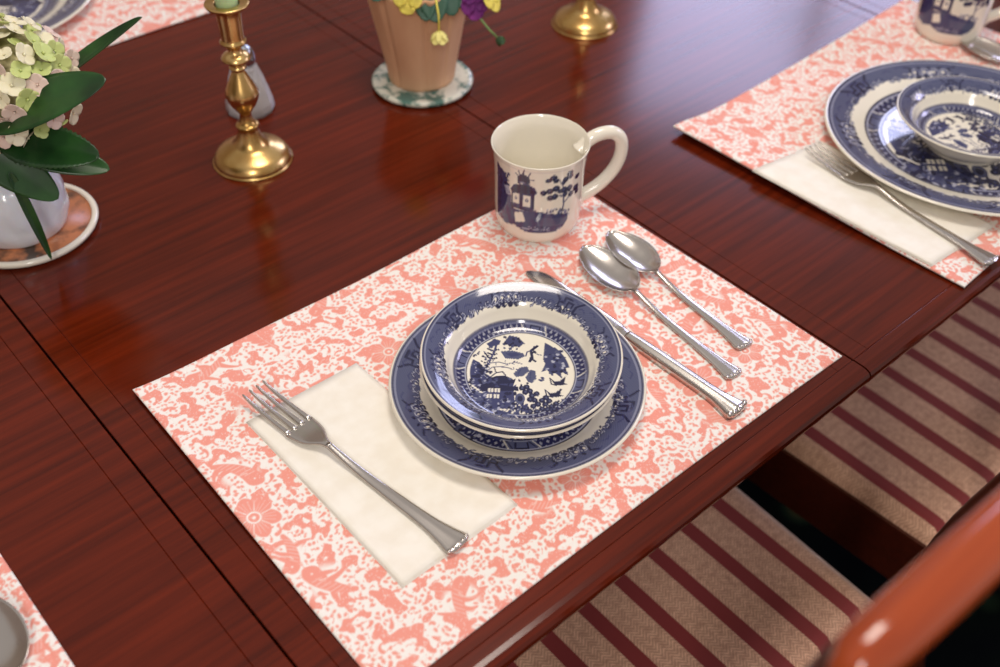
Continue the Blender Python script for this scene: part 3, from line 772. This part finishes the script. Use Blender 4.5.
# ------------------------------------------------------------------ cutlery (built along +y, handle end at 0)
def loft(stations, flute=0.0, vs=None, fs=None, n=14):
    """stations: (x, y, z, halfwidth, thickness, cup) ; cup bends the cross-section upwards at its sides"""
    vs = [] if vs is None else vs; fs = [] if fs is None else fs
    rings = []
    for (x, y, z, w, th, cup) in stations:
        ring = []
        for side in (1, -1):
            for i in range(n+1):
                s = (i/n*2-1)*side
                if i == 0 and side == -1: continue
                if i == n and side == -1: continue
                prof = math.sqrt(max(0, 1-s*s))*0.5+0.5*(1-abs(s)**6)
                zz = z+cup*s*s+(th*prof if side == 1 else 0)
                if side == 1 and flute: zz += flute*math.cos(s*math.pi*2.5)*(w/0.0075)*th
                if side == -1: zz = z+cup*s*s
                ring.append(len(vs)); vs.append((x+s*w, y, zz))
        rings.append(ring)
    for A, B in zip(rings, rings[1:]):
        m = len(A)
        for k in range(m): j = (k+1) % m; fs.append((A[k], A[j], B[j], B[k]))
    fs.append(tuple(reversed(rings[0]))); fs.append(tuple(rings[-1]))
    return vs, fs
def interp(keys, N):
    P = smooth_profile(keys, N); return [tuple(p) for p in P]
def handle_keys(L, k=1.0):
    # scalloped fan end, slender middle
    return [(0, .0003, .0012, .0060*k, .0012, 0), (0, .0025, .0012, .0106*k, .0022, 0), (0, .0060, .0012, .0112*k, .0020, 0), (0, .018, .0012, .0086*k, .0019, 0), (0, .040, .0012, .0062*k, .0020, 0),
            (0, L*.72, .0016, .0042*k, .0022, 0), (0, L, .0062, .0029*k, .0026, 0)]
def scallops(vs, fs, w, y0=.0005):
    """shell beads along the fan end"""
    for i in range(5):
        s = (i-2)/2
        lv, lf = lathe([(0, .0006), (.0016, .0008), (.0019, .0020), (.0014, .0032), (0, .0036)], 10, (s*w*.80, y0+.0016+.0016*abs(s), 0)); o = len(vs)
        vs += lv; fs += [tuple(k+o for k in f) for f in lf]
def finish(o):
    bm = bmesh.new(); bm.from_mesh(o.data); bmesh.ops.recalc_face_normals(bm, faces=bm.faces); bm.to_mesh(o.data); bm.free(); return o
def make_fork(label, L=0.226):
    f = thing('fork', label, 'fork', group='silver forks'); 
    hL = L-.088
    vs, fs = loft(interp(handle_keys(hL), 6), 0.05); scallops(vs, fs, .0110)
    finish(mesh_obj('handle', vs, fs, M_silver, f))
    b = hL-.003
    vs, fs = loft(interp([(0, b, .0062, .0028, .0024, 0), (0, b+.008, .0058, .0050, .0022, .0002), (0, b+.020, .0030, .0112, .0018, .0008), (0, b+.034, .0016, .0135, .0016, .0010), (0, b+.037, .0015, .0136, .0016, .0010)], 5))
    for i in range(4):
        x = (i-1.5)*.0071
        loft(interp([(x, b+.0355, .0016+.0006*abs(i-1.5), .0026, .0016, 0), (x*.99, b+.055, .0022+.0006*abs(i-1.5), .0021, .0016, 0), (x*.98, b+.075, .0050, .0018, .0015, 0), (x*.97, b+.088, .0078, .0012, .0012, 0), (x*.97, b+.091, .0085, .0004, .0006, 0)], 4), 0, vs, fs, 6)
    finish(mesh_obj('head', vs, fs, M_silver, f))
    return f
def make_spoon(label, L, bw):
    s = thing('spoon', label, 'spoon', group='silver spoons')
    hL = L*.635
    vs, fs = loft(interp(handle_keys(hL, .86), 6), 0.05); scallops(vs, fs, .0090)
    finish(mesh_obj('handle', vs, fs, M_silver, s))
    # bowl: double skin grid over an egg outline
    BL = L-hL+.004; y0 = hL-.004; N, Mm = 30, 20; vs, fs = [], []
    for skin in (0, 1):
        for j in range(N+1):
            t = j/N; y = y0+BL*t
            tt = max(0, (t-.06)/.94); w = bw*(math.sin(math.pi*min(1, tt**0.86))**0.54) if 0 < tt < 1 else 0
            w = max(w, .0026*(1-t*8) if t < .12 else 0.00015)
            dep = (.0078*(w/bw)**1.3)
            zr = .0062+.0022*(t if t < .5 else 1-t)+.0030*t
            for i in range(Mm+1):
                q = i/Mm*2-1
                z = zr-dep*(1-q*q)**.9+(0.0 if skin else -.0011)
                vs.append((q*w, y, z+.0012))
    M = (N+1)*(Mm+1)
    for sk in (0, 1):
        for j in range(N):
            for i in range(Mm): a = sk*M+j*(Mm+1)+i; q = (a, a+1, a+Mm+2, a+Mm+1); fs.append(q if sk else tuple(reversed(q)))
    for j in range(N):
        a = j*(Mm+1); fs.append((a, a+Mm+1, a+Mm+1+M, a+M)); a += Mm; fs.append((a, a+M, a+Mm+1+M, a+Mm+1))
    for i in range(Mm): a = i; fs.append((a, a+M, a+1+M, a+1)); a = N*(Mm+1)+i; fs.append((a, a+1, a+1+M, a+M))
    finish(mesh_obj('bowl', vs, fs, M_silver, s))
    return s
def make_knife(label, L=0.243):
    k = thing('table_knife', label, 'knife')
    hL = L*.50
    keys = [(0, .0003, .0004, .0070, .0050, 0), (0, .0030, .0002, .0118, .0072, 0), (0, .0070, 0, .0120, .0076, 0), (0, .018, 0, .0094, .0076, 0), (0, .035, 0, .0076, .0076, 0), (0, hL*.8, .0004, .0068, .0070, 0), (0, hL, .0010, .0052, .0058, 0)]
    vs, fs = loft(interp(keys, 6), 0.03)
    for i in range(5):
        s_ = (i-2)/2
        lv, lf = lathe([(0, .0008), (.0022, .0018), (.0026, .0045), (.0018, .0068), (0, .0074)], 12, (s_*.0096, .0020+.0016*abs(s_), 0)); o = len(vs)
        vs += lv; fs += [tuple(q+o for q in f) for f in lf]
    finish(mesh_obj('handle', vs, fs, M_silver, k))
    vs, fs = loft(interp([(0, hL-.002, .0026, .0048, .0024, 0), (0, hL+.006, .0022, .0066, .0020, 0), (0, hL+.02, .0012, .0092, .0012, 0), (0, hL+.07, .0006, .0098, .0010, 0), (.0002, L-.016, .0006, .0088, .0009, 0), (-.002, L-.004, .0006, .0050, .0008, 0), (-.0032, L, .0006, .0012, .0006, 0)], 5))
    finish(mesh_obj('blade', vs, fs, M_silver, k))
    return k
def place(o, base, tip, z):
    o.location = (base[0]-.005, base[1]-.006, z); o.rotation_euler = (0, 0, math.atan2(tip[1]-base[1], tip[0]-base[0])-math.pi/2)
fork1 = make_fork('silver dinner fork lying on the napkin beside the stacked bowls'); place(fork1, (.118, .060), (.0845, .287), NZ)
fork2 = copy_tree(fork1); fork2['label'] = 'silver dinner fork on the napkin of the right place setting, beside the dinner plate'; place(fork2, (.698, -.016), (.717, .210), NZ+.0012)
kn = make_knife('silver table knife lying on the middle placemat, its blade partly under the plate rim'); place(kn, (.371, .016), (.3625, .258), MZ)
sp1 = make_spoon('silver spoon between the knife and the outer spoon, longer of the pair', .200, .0215); place(sp1, (.4015, .045), (.4165, .243), MZ)
sp2 = make_spoon('silver teaspoon lying outermost, furthest right of the pair below the mug', .183, .0195); place(sp2, (.436, .062), (.4505, .243), MZ)
sp3 = copy_tree(sp1); sp3['label'] = 'silver spoon at the lower left corner on the leftmost placemat, only its bowl in view'; place(sp3, (-.172, .040), (-.160, .240), MZ)
sp4 = copy_tree(sp1); sp4['label'] = 'silver spoon at the right edge beside the far mug and the dinner plate'; place(sp4, (1.046, .044), (1.058, .244), MZ)

# ------------------------------------------------------------------ candlesticks
M_candle = material('green_wax', (176, 206, 160), 0.45, Subsurface_Weight=0.3)
def make_candlestick(label, loc, k=1.0):
    prof = [(0, 0), (.0385, 0), (.0395, .002), (.0390, .0055), (.035, .011), (.027, .0155), (.019, .0195), (.0140, .026), (.0105, .036), (.0108, .0405), (.0118, .0425), (.0080, .0455), (.0062, .0520),
            (.0066, .057), (.0120, .065), (.0162, .0745), (.0160, .0815), (.0118, .091), (.0076, .100), (.0062, .1045), (.0085, .1068), (.0066, .1095), (.0105, .1125), (.0142, .1165), (.0120, .1205), (.0072, .124), (.0070, .129), (.0115, .1325),
            (.0130, .1350), (.0112, .1372), (.0110, .142), (.0114, .155), (.0122, .1655), (.0140, .168), (.0190, .1705), (.0210, .1732), (.0195, .1745), (.0135, .1742), (.0112, .172), (.0108, .160), (0, .159)]
    prof = [(r*k, z*k) for r, z in prof]
    vs, fs = lathe([tuple(p) for p in smooth_profile(prof, 3)][:-1]+[(0, prof[-1][1])], 56)
    o = finish(mesh_obj('candlestick', vs, fs, M_brass)); o.location = loc
    return tag(o, label, 'candlestick', 'brass candlesticks')
cs1 = make_candlestick('brass candlestick with green candle, standing in front of the glass shaker', (.2604, .5745, T))
cs2 = cs1.copy(); COL.objects.link(cs2); cs2.location = (.7355, .5675, T); cs2['label'] = 'brass candlestick at the top of the picture, to the right of the flower pot'
def make_candle(label, loc):
    vs, fs = lathe([(0, 0), (.0100, 0), (.0106, .018), (.0104, .10), (.0085, .165), (.0035, .175), (0, .176)], 32)
    o = finish(mesh_obj('candle', vs, fs, M_candle)); o.location = loc
    return tag(o, label, 'candle', 'green candles')
make_candle('pale green candle in the left brass candlestick', (.2604, .5745, T+.1600))
c2 = make_candle('pale green candle in the right brass candlestick, above the frame', (.7355, .5675, T+.1600))

# ------------------------------------------------------------------ glass shaker behind the candlestick
M_glass = material('cut_glass', (244, 244, 250), 0.06, Transmission_Weight=0.65, IOR=1.45)
M_salt = material('white_salt', (230, 226, 222), 0.8)
M_cap = material('shaker_cap', (190, 196, 206), 0.2, 1.0)
sh = thing('salt_shaker', 'small cut glass salt shaker behind the left brass candlestick', 'shaker', (.3105, .6610, T))
vs, fs = lathe([(0, 0), (.0255, 0), (.0268, .003), (.0258, .012), (.0218, .028), (.0180, .042), (.0145, .052), (.0115, .056), (0, .056)], 12)
finish(mesh_obj('glass_body', vs, fs, M_glass, sh, smooth=False))
vs, fs = lathe([(0, .004), (.0230, .004), (.0222, .012), (.0190, .026), (.0165, .036), (0, .036)], 24); finish(mesh_obj('salt', vs, fs, M_salt, sh))
vs, fs = lathe([(0, .0562), (.0125, .0562), (.0132, .059), (.0128, .068), (.0100, .074), (.0045, .077), (0, .0775)], 28); finish(mesh_obj('cap', vs, fs, M_cap, sh))

# ------------------------------------------------------------------ flower pot on its coaster
M_pcoast = noise_color(material('green_marbled_china', (230, 230, 214), 0.25), (84, 122, 112), (228, 228, 212), 70, 3, lo=0.42, hi=0.56)
vs, fs = lathe([(0, 0), (.052, 0), (.0575, .003), (.0580, .006), (.0560, .0082), (.052, .0078), (0, .0072)], 64)
pc = finish(mesh_obj('coaster', vs, fs, M_pcoast)); pc.location = (.4905, .5825, T); tag(pc, 'round white and green patterned coaster under the flower pot', 'coaster')
M_pot = noise_color(material('peat_pot_wrap', (206, 160, 124), 0.85), (200, 150, 114), (226, 182, 144), 14, 5, stretch=(1, 1, .35), bump=0.6)
seg = 144; vs, fs = [], []
zs = np.linspace(0, .118, 34); rings = []
for lay, rad_off in ((0, 0), (1, -.0028)):
    seq = zs if lay == 0 else zs[::-1]
    for z in seq:
        ring = []
        for i in range(seg):
            a = 2*math.pi*i/seg
            r = .0375+.0215*(z/.118)**1.1+rad_off
            fold = sum(d*math.exp(-((((a-p+math.pi) % (2*math.pi))-math.pi)/w)**2) for p, d, w in ((-2.1, -.0032, .05), (-1.55, -.0028, .035), (-2.95, -.003, .06), (-.9, -.003, .05), (.3, -.002, .06), (1.5, -.003, .05), (2.4, -.002, .05)))
            r += fold*(.4+z/.118)+.0012*math.sin(a*7+z*30)*(z/.118)
            ring.append(len(vs)); vs.append((r*math.cos(a), r*math.sin(a), z+.0 if lay == 0 else max(z, .004)))
        rings.append(ring)
for A, B in zip(rings, rings[1:]):
    for i in range(seg): j = (i+1) % seg; fs.append((A[i], B[i], B[j], A[j]))
fs.append(tuple(rings[0])); fs.append(tuple(rings[-1]))
pot = finish(mesh_obj('flower_pot', vs, fs, M_pot)); pot.location = (.4925, .5865, T+.0080)
tag(pot, 'tan pot with pleated wrap holding pansies on the green patterned coaster', 'plant pot')

M_leaf = noise_color(material('dark_green_leaf', (30, 78, 34), 0.32), (14, 48, 18), (40, 84, 34), 24)
M_leaf2 = material('blue_green_leaf', (44, 84, 66), 0.5)
M_yel = material('yellow_petal', (236, 218, 92), 0.6, Subsurface_Weight=0.1)
M_pur = noise_color(material('purple_petal', (110, 30, 110), 0.6), (84, 20, 96), (140, 50, 136), 60)
M_stem = material('green_stem', (120, 160, 90), 0.5)
M_soil = material('soil', (48, 34, 24), 0.95)
def frame_uvn(direction, normal):
    d = Vector(direction).normalized(); n = Vector(normal); n = (n-d*n.dot(d)).normalized(); return d, d.cross(n).normalized(), n
def blade(base, direction, normal, L, W, bend=0.2, fold=0.15, power=(0.55, 0.9), serr=0.0, twist=0.0, thick=0.0005, vs=None, fs=None, N=26, M=8, wave=0.0, bias=0.75):
    """leaf or petal with thickness"""
    vs = [] if vs is None else vs; fs = [] if fs is None else fs
    d, s, n = frame_uvn(direction, normal); base = Vector(base); o = len(vs)
    for skin in (0, 1):
        for j in range(N+1):
            t = j/N
            w = W*(math.sin(math.pi*min(1, t**bias))**power[0] if 0 < t < 1 else 0)+W*.03
            if serr and 0.2 < t < 0.98: w *= 1+serr*((j % 2)-.5)
            sd = (s*math.cos(twist*t)+n*math.sin(twist*t)); nn = (n*math.cos(twist*t)-s*math.sin(twist*t))
            for i in range(M+1):
                q = i/M*2-1
                p = base+d*(L*(t-bend*bend*t*t*.3))-n*(bend*L*t*t)+sd*(q*w)+nn*(fold*abs(q)*w+wave*w*math.sin(t*14+q*2)*abs(q)-(thick if skin else 0))
                vs.append(tuple(p))
    K = (N+1)*(M+1)
    for sk in (0, 1):
        for j in range(N):
            for i in range(M): a = o+sk*K+j*(M+1)+i; q = (a, a+1, a+M+2, a+M+1); fs.append(q if not sk else tuple(reversed(q)))
    for j in range(N):
        a = o+j*(M+1); fs.append((a, a+M+1, a+M+1+K, a+K)); a += M; fs.append((a, a+K, a+M+1+K, a+M+1))
    for i in range(M): a = o+i; fs.append((a, a+K, a+1+K, a+1)); a = o+N*(M+1)+i; fs.append((a, a+1, a+1+K, a+K))
    return vs, fs
# world direction helpers as seen from the chair side: S to the viewer's right, U away from the viewer
SR = Vector((cy_, -sy_, 0)); UA = Vector((sy_, cy_, 0)); UP = Vector((0, 0, 1))
pb = Vector(pot.location)
vs, fs = lathe([(0, .0), (.0480, .0), (.0485, .004), (.03, .008), (0, .009)], 40)
plant = thing('pansy_plant', 'pansies with yellow and purple flowers growing in the tan pot', 'plant', (pb.x, pb.y, pb.z+.096))
mesh_obj('soil', vs, fs, M_soil, plant)
def pansy(c, facing, R, mat, name, mat_c=None):
    f = Vector(facing).normalized(); ref = UP if abs(f.z) < .9 else SR; a = f.cross(ref).normalized(); b = f.cross(a)
    vs, fs = [], []
    for k, (ang, sc) in enumerate(((-90, 1.1), (-18, .95), (198, .95), (50, 1.05), (130, 1.05))):
        th = math.radians(ang); d = -(a*math.cos(th)+b*math.sin(th))
        blade(Vector(c)+f*(.0006*k), d+f*.15, f, R*sc, R*.52, .15, .0, (.45, .9), 0, 0, .0004, vs, fs, 12, 6, .10, 1.25)
    o = mesh_obj(name, vs, fs, mat, plant); return o
L_ = lambda s, u, z: SR*s+UA*u+UP*z
# flowers spilling over the front rim
for (s, u, z, dr, L, W, tw) in ((.012, -.050, .040, (.1, -1, -.5), .034, .013, .2), (.022, -.052, .040, (.2, -1, -.6), .034, .015, 0), (.036, -.046, .042, (.5, -1, -.7), .032, .013, 0), (-.028, -.04, .046, (-.6, -1, -.1), .034, .012, 0),
                            (.032, -.03, .028, (1, -.6, .1), .036, .013, 0), (0, .02, .02, (0, .4, 1), .04, .014, 0), (.03, .02, .02, (1, .4, .8), .04, .014, 0), (-.03, .02, .02, (-1, .4, .8), .04, .014, 0)):
    vs, fs = blade(L_(s*.8, u*.8, z-.012), L_(*dr), UP*.7-UA*.7, L, W, .3, .15, vs=None, fs=None, N=14, M=6, serr=.12)
    mesh_obj('leaf', vs, fs, M_leaf2, plant)
def hang(path, r, mat=M_stem, name='stem'): tube([tuple(L_(*p)) for p in path], r, 8, name, mat, plant)
pansy(L_(-.006, -.060, .029), L_(-.2, -1, .35), .017, M_yel, 'yellow_flower')
pansy(L_(.062, -.040, .014), L_(.5, -1, .3), .0175, M_pur, 'purple_flower')
pansy(L_(.078, -.028, .016), L_(.8, -.4, .6), .017, M_yel, 'yellow_flower')
hang([(.020, -.03, .026), (.023, -.056, .022), (.0255, -.063, .010), (.0255, -.063, -.010)], .0011, M_yel)
# drooping faded bloom
vs, fs = [], []
for k in range(6):
    a = 2*math.pi*k/6; blade(L_(.0255, -.063, -.007), L_(math.cos(a)*.75, math.sin(a)*.75, -.8), L_(math.cos(a), math.sin(a), .6), .016, .006, .1, .1, vs=vs, fs=fs, N=8, M=4, bias=1.2)
mesh_obj('drooping_flower', vs, fs, material('pale_yellow_petal', (236, 226, 140), 0.6), plant)
hang([(.058, -.03, .014), (.068, -.040, -.004), (.078, -.042, -.016), (.0865, -.043, -.024)], .0011)
vs, fs = [], []
for k in range(5):
    a = 2*math.pi*k/5; blade(L_(.087, -.043, -.024), L_(math.cos(a)*.5+.6, math.sin(a)*.5, -.6), L_(math.cos(a), math.sin(a), .3), .010, .0036, .0, .3, vs=vs, fs=fs, N=8, M=4, bias=.8)
mesh_obj('bud', vs, fs, M_leaf, plant)

# ------------------------------------------------------------------ vase with hydrangea
VC = Vector((.034, .612, 0))
M_vco = noise_color(material('brown_printed_china', (180, 110, 70), 0.3), (70, 52, 42), (196, 124, 82), 45, 4, lo=.36, hi=.54)
vco = thing('coaster', 'round coaster with brown scene and white rim under the vase', 'coaster', (VC.x, VC.y, T))
vs, fs = lathe([(0, 0.001), (.060, 0.0), (.0655, .0030), (.0665, .0060), (.0650, .0082), (.0615, .0082), (.0600, .0070), (.0600, .003), (0, .003)], 72); finish(mesh_obj('rim', vs, fs, M_china_plain, vco))
vs, fs = lathe([(0, .0031), (.0598, .0031), (.0598, .0066), (0, .0068)], 72); finish(mesh_obj('printed_disc', vs, fs, M_vco, vco))
M_milk = material('milk_glass', (232, 230, 236), 0.16, coat=0.4, Subsurface_Weight=0.15)
seg = 120; vs, fs, rings = [], [], []
vp = smooth_profile([(.034, 0), (.040, .002), (.0445, .012), (.046, .028), (.0445, .044), (.039, .058), (.031, .067), (.028, .074), (.032, .082), (.030, .083), (.026, .074), (.029, .066), (.036, .056), (.042, .040), (.042, .02), (.032, .006), (.01, .005)], 3)
for r, z in vp:
    ring = []
    for i in range(seg):
        a = 2*math.pi*i/seg; q = 1+.022*abs(math.sin(a*7+z*60))*(1 if .008 < z < .062 else .2)+.012*math.sin(z*260)*math.cos(a*7)
        ring.append(len(vs)); vs.append((r*q*math.cos(a), r*q*math.sin(a), z))
    rings.append(ring)
for A, B in zip(rings, rings[1:]):
    for i in range(seg): j = (i+1) % seg; fs.append((A[i], B[i], B[j], A[j]))
fs.append(tuple(rings[0])); fs.append(tuple(rings[-1]))
vase = finish(mesh_obj('vase', vs, fs, M_milk)); vase.location = (VC.x-.004, VC.y-.002, T+.0070)
tag(vase, 'white milk glass vase with moulded ribs on the brown coaster', 'vase')
VB = Vector((VC.x-.004, VC.y-.002, T+.0070))
hyd = thing('hydrangea', 'cream and green hydrangea head with long dark green leaves in the white vase', 'flower', tuple(VB))
tube([(0, 0, .012), (.006, -.004, .06), (.022, -.018, .12)], .003, 8, 'stem', M_stem, hyd)
BC = L_(.030, .004, .148)                    # centre of the bloom
M_fl = [material('cream_petal', (238, 230, 196), 0.6, Subsurface_Weight=.1), material('lime_petal', (196, 208, 128), 0.6, Subsurface_Weight=.1), material('blush_petal', (230, 204, 190), 0.6, Subsurface_Weight=.1)]
protos = []
for mt in M_fl:
    vs, fs = [], []
    for k in range(4):
        a = math.pi/2*k; d = Vector((math.cos(a), math.sin(a), .18))
        blade(d*.0008, d, (0, 0, 1), .0098, .0058, -.1, .1, (.5, .9), vs=vs, fs=fs, N=7, M=4, thick=.0003, bias=.95)
    lv, lf = lathe([(0, .0002), (.0012, .0008), (.0009, .002), (0, .0024)], 8); o = len(vs); vs += lv; fs += [tuple(i+o for i in f) for f in lf]
    me = bpy.data.meshes.new('floret'); me.from_pydata(vs, [], fs); me.shade_smooth(); me.materials.append(mt); protos.append(me)
rr = random.Random(11); cnt = 0
VIEW = Vector((-sy_*.72, -cy_*.72, .69))
for i in range(190):
    ph = math.acos(1-2*(i+.5)/190); th = i*2.39996
    nrm = Vector((math.sin(ph)*math.cos(th), math.sin(ph)*math.sin(th), math.cos(ph)))
    if nrm.dot(VIEW) < -.12 or cnt >= 100: continue
    cnt += 1
    o = bpy.data.objects.new('floret', protos[rr.choice([0, 0, 0, 1, 1, 2])]); COL.objects.link(o); o.parent = hyd
    rad = .054+rr.uniform(-.004, .004); pos = BC+Vector((nrm.x*rad*1.05, nrm.y*rad*1.05, nrm.z*rad*.98)); o.location = pos
    q = (nrm+Vector((rr.uniform(-.6, .6), rr.uniform(-.6, .6), rr.uniform(-.6, .6)))).to_track_quat('Z', 'Y'); o.rotation_mode = 'QUATERNION'; o.rotation_quaternion = q
    sc = rr.uniform(.75, 1.1); o.scale = (sc, sc, sc)
vs, fs = lathe([(0, -.044), (.030, -.036), (.049, 0), (.040, .028), (.022, .042), (0, .045)], 24, tuple(BC)); mesh_obj('flower_core', vs, fs, noise_color(material('flower_core_green', (170, 160, 110), .9), (120, 118, 70), (214, 204, 160), 90), hyd)
LB = L_(0, 0, .088)
def leaf(base, direction, normal, L, W, **k):
    vs, fs = blade(L_(*base), L_(*direction), L_(*normal), L, W, thick=.0006, N=40, M=10, **k)
    o = mesh_obj('leaf', vs, fs, M_leaf, hyd)
    return o
leaf((.026, -.042, .139), (.109, -.004, .050), (0, -.50, 1), .117, .0225, bend=.05, fold=.10)
leaf((.030, -.040, .122), (.083, -.01, -.006), (0, -.65, 1), .084, .0200, bend=.06, fold=.12, serr=.10)
leaf((.034, -.030, .108), (.074, .0, -.020), (0, -.65, 1), .080, .0150, bend=.02, fold=.12)
leaf((.006, -.046, .128), (.060, -.006, -.055), (.45, -.8, .6), .086, .0190, bend=.05, fold=.12)
leaf((.036, -.056, .100), (.0130, -.004, -.088), (.9, -.5, .2), .094, .0050, bend=.02, fold=.3)
leaf((.058, .018, .140), (.090, .006, .064), (-.5, -.4, .6),   .112, .0078, bend=.02, fold=.35)
